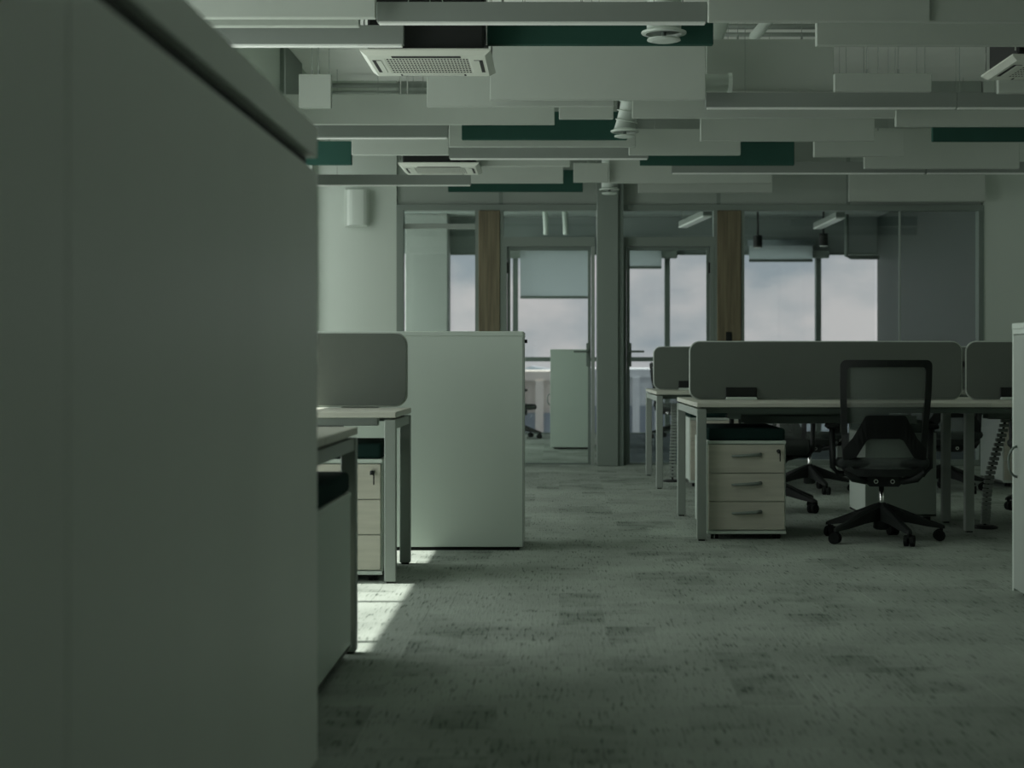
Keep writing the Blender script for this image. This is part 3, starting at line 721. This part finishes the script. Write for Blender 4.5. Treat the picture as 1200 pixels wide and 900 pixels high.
SF = 13.395
screen(PX(766.5, SF), PX(994, SF), SF, 0.748, PZ(407, SF), ((PX(808, SF), -1), (PX(950, SF), 1)), 'grey felt screen at the left end of the rear bench desk')
screen(PX(998, SF), PX(1226, SF), SF, 0.748, PZ(407, SF), ((PX(1127, SF), 1), (PX(1180, SF), -1)), 'grey felt screen showing in the gap between the front bench screens')
SL = 7.84
screen(-2.25, PX(476, SL), SL, PZ(475, SL), PZ(391, SL), ((PX(421, SL), 1), (-2.0, 1)), 'grey felt screen at the back of the left desk')
screen(-2.25, -0.71, 4.72, 0.748, 1.085, ((-0.95, -1), (-2.0, 1)), 'grey felt screen on the nearest left desk, behind the tall cabinet')

# ------------------------------------------------------------------ pedestals
def pedestal(x0, yf, depth, away, label, wd=0.427, cush=True, xk=None):
    """drawers face the camera (away=False) or the other way"""
    x1 = x0 + wd; y0, y1 = yf, yf + depth
    t = thing('drawer_pedestal', label, 'drawer unit', ((x0 + x1) / 2, (y0 + y1) / 2, 0), 'drawer pedestals under the desks')
    s = 1 if away else -1
    ya, yb = (y0, y1 - 0.018) if away else (y0 + 0.018, y1)
    obj('carcass', B(x0, x1, ya, yb, 0.032, 0.516, bev=0.0015), 'white', t)
    obj('top_board', B(x0, x1, y0, y1, 0.516, 0.533, bev=0.002), 'white', t)
    obj('bottom_board', B(x0, x1, y0, y1, 0.03, 0.046, bev=0.002), 'white', t)
    yd0, yd1 = (y1 - 0.018, y1 - 0.001) if away else (y0 + 0.001, y0 + 0.018)
    zs = [0.050, 0.204, 0.358, 0.513]
    for a, b in zip(zs, zs[1:]):
        dr = obj('drawer', B(x0 + 0.008, x1 - 0.008, yd0, yd1, a + 0.002, b - 0.002, bev=0.0015), 'oak', t)
        xm = (x0 + x1) / 2; zc = (a + b) / 2 + 0.02; yo = yd1 if away else yd0
        pts = [(xm - 0.077, yo, zc - 0.005), (xm - 0.06, yo + s * 0.016, zc - 0.004), (xm, yo + s * 0.024, zc - 0.001), (xm + 0.055, yo + s * 0.022, zc + 0.003), (xm + 0.077, yo, zc + 0.004)]
        obj('handle', tube(bmesh.new(), pts, 0.006, 8, r1=0.0105), 'frame', dr, smooth=True)
        if b == zs[-1]:
            xl = x1 - 0.042; zl = b - 0.035
            lk = obj('lock', tube(bmesh.new(), [(xl, yo, zl), (xl, yo + s * 0.006, zl)], 0.011, 14), 'chrome', dr)
            kb = bmesh.new(); box(kb, xl - 0.001, xl + 0.001, min(yo, yo + s * 0.03), max(yo, yo + s * 0.03), zl - 0.004, zl + 0.004)
            lathe(kb, [(0.009, zl - 0.012), (0.010, zl - 0.004), (0.009, zl + 0.006)], xl, yo + s * 0.026, 10)
            box(kb, xl + 0.004, xl + 0.010, yo + s * 0.02 - 0.001, yo + s * 0.02 + 0.001, zl - 0.055, zl - 0.010)
            obj('key', kb, 'black', dr)
    for cx in (x0 + 0.045, x1 - 0.045):
        for cy in (y0 + 0.06, y1 - 0.06):
            obj('castor', tube(tube(bmesh.new(), [(cx - 0.02, cy, 0.016), (cx - 0.003, cy, 0.016)], 0.016, 12), [(cx + 0.003, cy, 0.016), (cx + 0.02, cy, 0.016)], 0.016, 12), 'black', t)
    if cush:
        c = bmesh.new(); box(c, x0 + 0.004, x1 - 0.004, y0 + 0.01, y1 - 0.01, 0.533, 0.60, bev=0.016, seg=3)
        obj('seat_pad', c, 'cushion', t, smooth=True)
    return t
pedestal(PX(828.5, 8.97), 8.97, 0.78, False, 'three-drawer pedestal at the near left end of the front bench desk')
pedestal(PX(1014, 10.0), 10.0, 0.56, True, 'pedestal behind the front chair, its plain back showing')
pedestal(PX(808, 12.84), 12.84, 0.70, False, 'drawer pedestal at the left end of the rear bench desk')
pedestal(PX(1176, 12.84), 12.84, 0.70, False, 'drawer pedestal under the rear bench desk beside the low cabinet edge')
pedestal(PX(448, 7.23) - 0.427, 7.23, 0.60, False, 'drawer pedestal with a key under the left desk')
pedestal(-0.672 - 0.427, 4.62, 0.76, True, 'nearest pedestal beside the tall cabinet, green pad on top')

# ------------------------------------------------------------------ task chairs (face +Y)
def make_chair(label):
    t = thing('task_chair', label, 'chair', (0, 0, 0), 'black mesh task chairs')
    obj('gas_lift', tube(bmesh.new(), [(0, 0, 0.13), (0, 0, 0.30)], 0.014, 14), 'chrome', t, smooth=True)
    hub = obj('base_hub', lathe(bmesh.new(), [(0.02, 0.205), (0.034, 0.19), (0.042, 0.13), (0.045, 0.07), (0.035, 0.06)], 0, 0, 16), 'black', t, smooth=True)
    for k in range(5):
        a = R(-69 + 72 * k); c, s = math.cos(a), math.sin(a)
        b = bmesh.new(); rings = []
        for r, z, w_, h_ in ((0.03, 0.155, 0.026, 0.045), (0.14, 0.128, 0.023, 0.030), (0.24, 0.098, 0.020, 0.020), (0.315, 0.080, 0.017, 0.012), (0.335, 0.074, 0.010, 0.008)):
            rings.append([b.verts.new((c * r - s * u * w_, s * r + c * u * w_, z + v * h_)) for u, v in ((-1, -1), (1, -1), (1, 0.6), (0.5, 1), (-0.5, 1), (-1, 0.6))])
        for A, C in zip(rings, rings[1:]):
            for q in range(6): b.faces.new((A[q], A[(q + 1) % 6], C[(q + 1) % 6], C[q]))
        b.faces.new(rings[0][::-1]); b.faces.new(rings[-1])
        lg = obj('base_leg', b, 'black', t)
        cx, cy = c * 0.318, s * 0.318; a2 = a + R(50 + 40 * k); dx, dy = math.cos(a2), math.sin(a2)
        b = bmesh.new()
        ox, oy = -dy * 0.012, dx * 0.012
        for sg in (-1, 1):
            p0 = Vector((cx + ox + dx * sg * 0.006, cy + oy + dy * sg * 0.006, 0.0295)); p1 = p0 + Vector((dx * sg * 0.020, dy * sg * 0.020, 0))
            tube(b, [p0, p1], 0.0295, 16)
        tube(b, [(cx, cy, 0.050), (cx, cy, 0.082)], 0.009, 8)
        tube(b, [(cx + ox - dx * 0.01, cy + oy - dy * 0.01, 0.045), (cx + ox + dx * 0.01, cy + oy + dy * 0.01, 0.045)], 0.020, 10)
        obj('castor', b, 'rubber', lg)
    # mechanism with the two bolt heads
    b = bmesh.new(); prism(b, [(-0.075, 0.30), (0.075, 0.30), (0.10, 0.325), (0.10, 0.345), (0.06, 0.36), (-0.06, 0.36), (-0.10, 0.345), (-0.10, 0.325)], -0.16, 0.14)
    mech = obj('tilt_mechanism', b, 'black', t)
    for x in (-0.043, 0.043):
        obj('bolt', tube(bmesh.new(), [(x, -0.16, 0.328), (x, -0.168, 0.328)], 0.012, 14), 'chrome', mech)
        obj('bolt_core', tube(bmesh.new(), [(x, -0.167, 0.328), (x, -0.170, 0.328)], 0.007, 10), 'black', mech)
    # seat
    b = bmesh.new(); box(b, -0.235, 0.235, -0.20, 0.26, 0.385, 0.445, bev=0.028, seg=3)
    for v in b.verts:
        v.co.z += -0.03 * max(0, (v.co.y - 0.16) / 0.1) * (v.co.y > 0.16) + 0.012 * (v.co.x / 0.235) ** 2
    obj('seat', b, 'chairfab', t, smooth=True)
    obj('seat_pan', B(-0.205, 0.205, -0.17, 0.22, 0.366, 0.390, bev=0.01), 'black', t)
    # back: everything follows one leaning, gently curved surface
    def back(x, z, d=0.0):
        y = -0.205 - 0.115 * (z - 0.36) / 0.60 + 0.05 * (x / 0.23) ** 2 + d - 0.03 * math.exp(-((z - 0.58) / 0.12) ** 2) * -1
        return (x, y, z)
    def taper(x, z): return x * (0.90 + 0.10 * min(1, (z - 0.36) / 0.45))
    def sheet(name, outer, inner, d0, d1, m_, parent, smooth=True):
        bm = bmesh.new(); n = len(outer)
        O0 = [bm.verts.new(back(taper(x, z), z, d0)) for x, z in outer]; O1 = [bm.verts.new(back(taper(x, z), z, d1)) for x, z in outer]
        I0 = [bm.verts.new(back(taper(x, z), z, d0)) for x, z in inner]; I1 = [bm.verts.new(back(taper(x, z), z, d1)) for x, z in inner]
        for k in range(n):
            j = (k + 1) % n
            bm.faces.new((O0[k], O0[j], I0[j], I0[k])); bm.faces.new((O1[k], I1[k], I1[j], O1[j]))
            bm.faces.new((O0[k], O1[k], O1[j], O0[j])); bm.faces.new((I0[k], I0[j], I1[j], I1[k]))
        return obj(name, bm, m_, parent, smooth=False)
    def dense(loop, n=8):
        out = []
        for k, p in enumerate(loop):
            q = loop[(k + 1) % len(loop)]; L_ = math.hypot(q[0] - p[0], q[1] - p[1]); s_ = max(1, int(L_ / 0.04))
            for j in range(s_): out.append((p[0] + (q[0] - p[0]) * j / s_, p[1] + (q[1] - p[1]) * j / s_))
        return out
    o_ = rrect(-0.236, 0.236, 0.355, 0.968, [0.030, 0.030, 0.06, 0.06], 5)
    i_ = rrect(-0.203, 0.203, 0.395, 0.930, [0.020, 0.020, 0.04, 0.04], 5)
    # subdivide both loops the same way
    oo, ii = [], []
    for k in range(len(o_)):
        p, q, a, b2 = o_[k], o_[(k + 1) % len(o_)], i_[k], i_[(k + 1) % len(o_)]
        s_ = max(1, int(math.hypot(q[0] - p[0], q[1] - p[1]) / 0.05))
        for j in range(s_):
            f = j / s_; oo.append((p[0] + (q[0] - p[0]) * f, p[1] + (q[1] - p[1]) * f)); ii.append((a[0] + (b2[0] - a[0]) * f, a[1] + (b2[1] - a[1]) * f))
    sheet('back_frame', oo, ii, -0.016, 0.016, 'black', t)
    bm = bmesh.new(); nx, nz = 10, 14; G = []
    for j in range(nz + 1):
        z = 0.385 + 0.555 * j / nz; G.append([bm.verts.new(back(taper(-0.212 + 0.424 * i / nx, z), z, 0.006)) for i in range(nx + 1)])
    for j in range(nz):
        for i in range(nx): bm.faces.new((G[j][i], G[j][i + 1], G[j + 1][i + 1], G[j + 1][i]))
    obj('back_mesh', bm, 'meshc', t, smooth=True)
    # arched lumbar support behind the mesh
    up = [(-0.215, 0.50), (-0.165, 0.56), (-0.105, 0.672), (-0.095, 0.678), (0.095, 0.678), (0.105, 0.672), (0.165, 0.56), (0.215, 0.50)]
    lo = [(-0.215, 0.44), (-0.150, 0.455), (-0.095, 0.545), (-0.075, 0.555), (0.075, 0.555), (0.095, 0.545), (0.150, 0.455), (0.215, 0.44)]
    U, Lw = [], []
    for k in range(len(up) - 1):
        s_ = max(1, int(math.hypot(up[k + 1][0] - up[k][0], up[k + 1][1] - up[k][1]) / 0.04))
        for j in range(s_):
            f = j / s_
            U.append(tuple(up[k][q] + (up[k + 1][q] - up[k][q]) * f for q in (0, 1))); Lw.append(tuple(lo[k][q] + (lo[k + 1][q] - lo[k][q]) * f for q in (0, 1)))
    U.append(up[-1]); Lw.append(lo[-1])
    bm = bmesh.new(); V = [[bm.verts.new(back(x, z, d)) for x, z in row] for row, d in ((U, -0.022), (Lw, -0.022), (Lw, -0.008), (U, -0.008))]
    for r_ in range(4):
        A, C = V[r_], V[(r_ + 1) % 4]
        for k in range(len(U) - 1): bm.faces.new((A[k], A[k + 1], C[k + 1], C[k]))
    bm.faces.new([V[r_][0] for r_ in range(4)]); bm.faces.new([V[r_][-1] for r_ in range(4)][::-1])
    obj('lumbar_support', bm, 'rubber', t)
    # J-shaped carriers from the frame to the mechanism
    b = bmesh.new()
    for s in (-1, 1):
        tube(b, [(s * 0.205, back(0.205, 0.42)[1], 0.43), (s * 0.195, back(0.2, 0.38)[1] - 0.005, 0.375), (s * 0.165, -0.20, 0.345), (s * 0.10, -0.15, 0.330), (s * 0.06, -0.10, 0.330)], 0.019, 8)
    obj('back_carrier', b, 'black', t, smooth=True)
    for s in (-1, 1):
        ar = obj('armrest', tube(bmesh.new(), [(s * 0.13, 0.02, 0.36), (s * 0.225, 0.02, 0.355), (s * 0.258, 0.02, 0.39), (s * 0.262, 0.02, 0.60)], 0.016, 8), 'black', t, smooth=True)
        b = bmesh.new(); box(b, s * 0.262 - 0.033, s * 0.262 + 0.033, -0.09, 0.14, 0.60, 0.625, bev=0.010, seg=2)
        obj('arm_pad', b, 'rubber', ar, smooth=True)
    return t
ch = make_chair('black mesh task chair with its back to the camera, at the front bench')
for p, rz, lb in (((PX(905, 10.78), 10.78), R(172), 'black task chair on the far side of the front bench, behind the near pedestal'),
                  ((3.22, 10.85), R(190), 'black task chair on the far side of the front bench, by the low cabinet edge'),
                  ((1.86, 12.35), R(-8), 'black task chair at the rear bench, left of the front chair'),
                  ((2.87, 12.40), R(6), 'black task chair at the rear bench, right of the front chair'),
                  ((PX(605, 21.3), 21.3), R(-90), 'black task chair in the far room, peeping out right of the low cabinet'),
                  ((PX(792, 21.3), 21.3), R(-30), 'black task chair in the far room, seen between the bench legs')):
    dup(ch, (p[0], p[1], 0), rz, lb)
ch.location = (PX(1033, 8.93), 8.93, 0); ch.rotation_euler = (0, 0, R(-6))

# ------------------------------------------------------------------ cable risers
def cable_spine(path, label):
    pts = [Vector(p) for p in path]
    t = thing('cable_spine', label, 'cable riser', (pts[-1].x, pts[-1].y, 0))
    fine = []
    for a, b in zip(pts, pts[1:]):
        n = max(2, int((b - a).length / 0.028))
        for k in range(n): fine.append(a.lerp(b, k / n))
    sg = bmesh.new()
    for p in fine: box(sg, p.x - 0.026, p.x + 0.026, p.y - 0.016, p.y + 0.016, p.z - 0.010, p.z + 0.010, bev=0.003)
    obj('links', sg, 'lamp', t)
    obj('cable', tube(bmesh.new(), pts, 0.008, 6), 'black', t)
    obj('foot_plate', lathe(bmesh.new(), [(0.075, 0.0), (0.075, 0.010), (0.05, 0.018)], pts[-1].x, pts[-1].y, 18), 'black', t)
def spl(*c):
    out = []
    for k in range(13):
        f = k / 12; n = len(c) - 1
        p = Vector((0, 0, 0))
        for i, q in enumerate(c): p += Vector(q) * (math.comb(n, i) * f ** i * (1 - f) ** (n - i))
        out.append(p)
    return out
Y = 9.6
cable_spine(spl((PX(1178, Y), Y, 0.62), (PX(1172, Y), Y, 0.45), (PX(1150, Y), Y, 0.30), (PX(1158, Y), Y, 0.12), (PX(1154, Y), Y, 0.018)), 'grey segmented cable spine under the front bench beside the low cabinet edge')
Y = 13.4
cable_spine(spl((PX(790, Y), Y, 0.62), (PX(790.5, Y), Y, 0.45), (PX(788, Y), Y, 0.25), (PX(788, Y), Y, 0.018)), 'segmented cable spine under the left end of the rear bench desk')
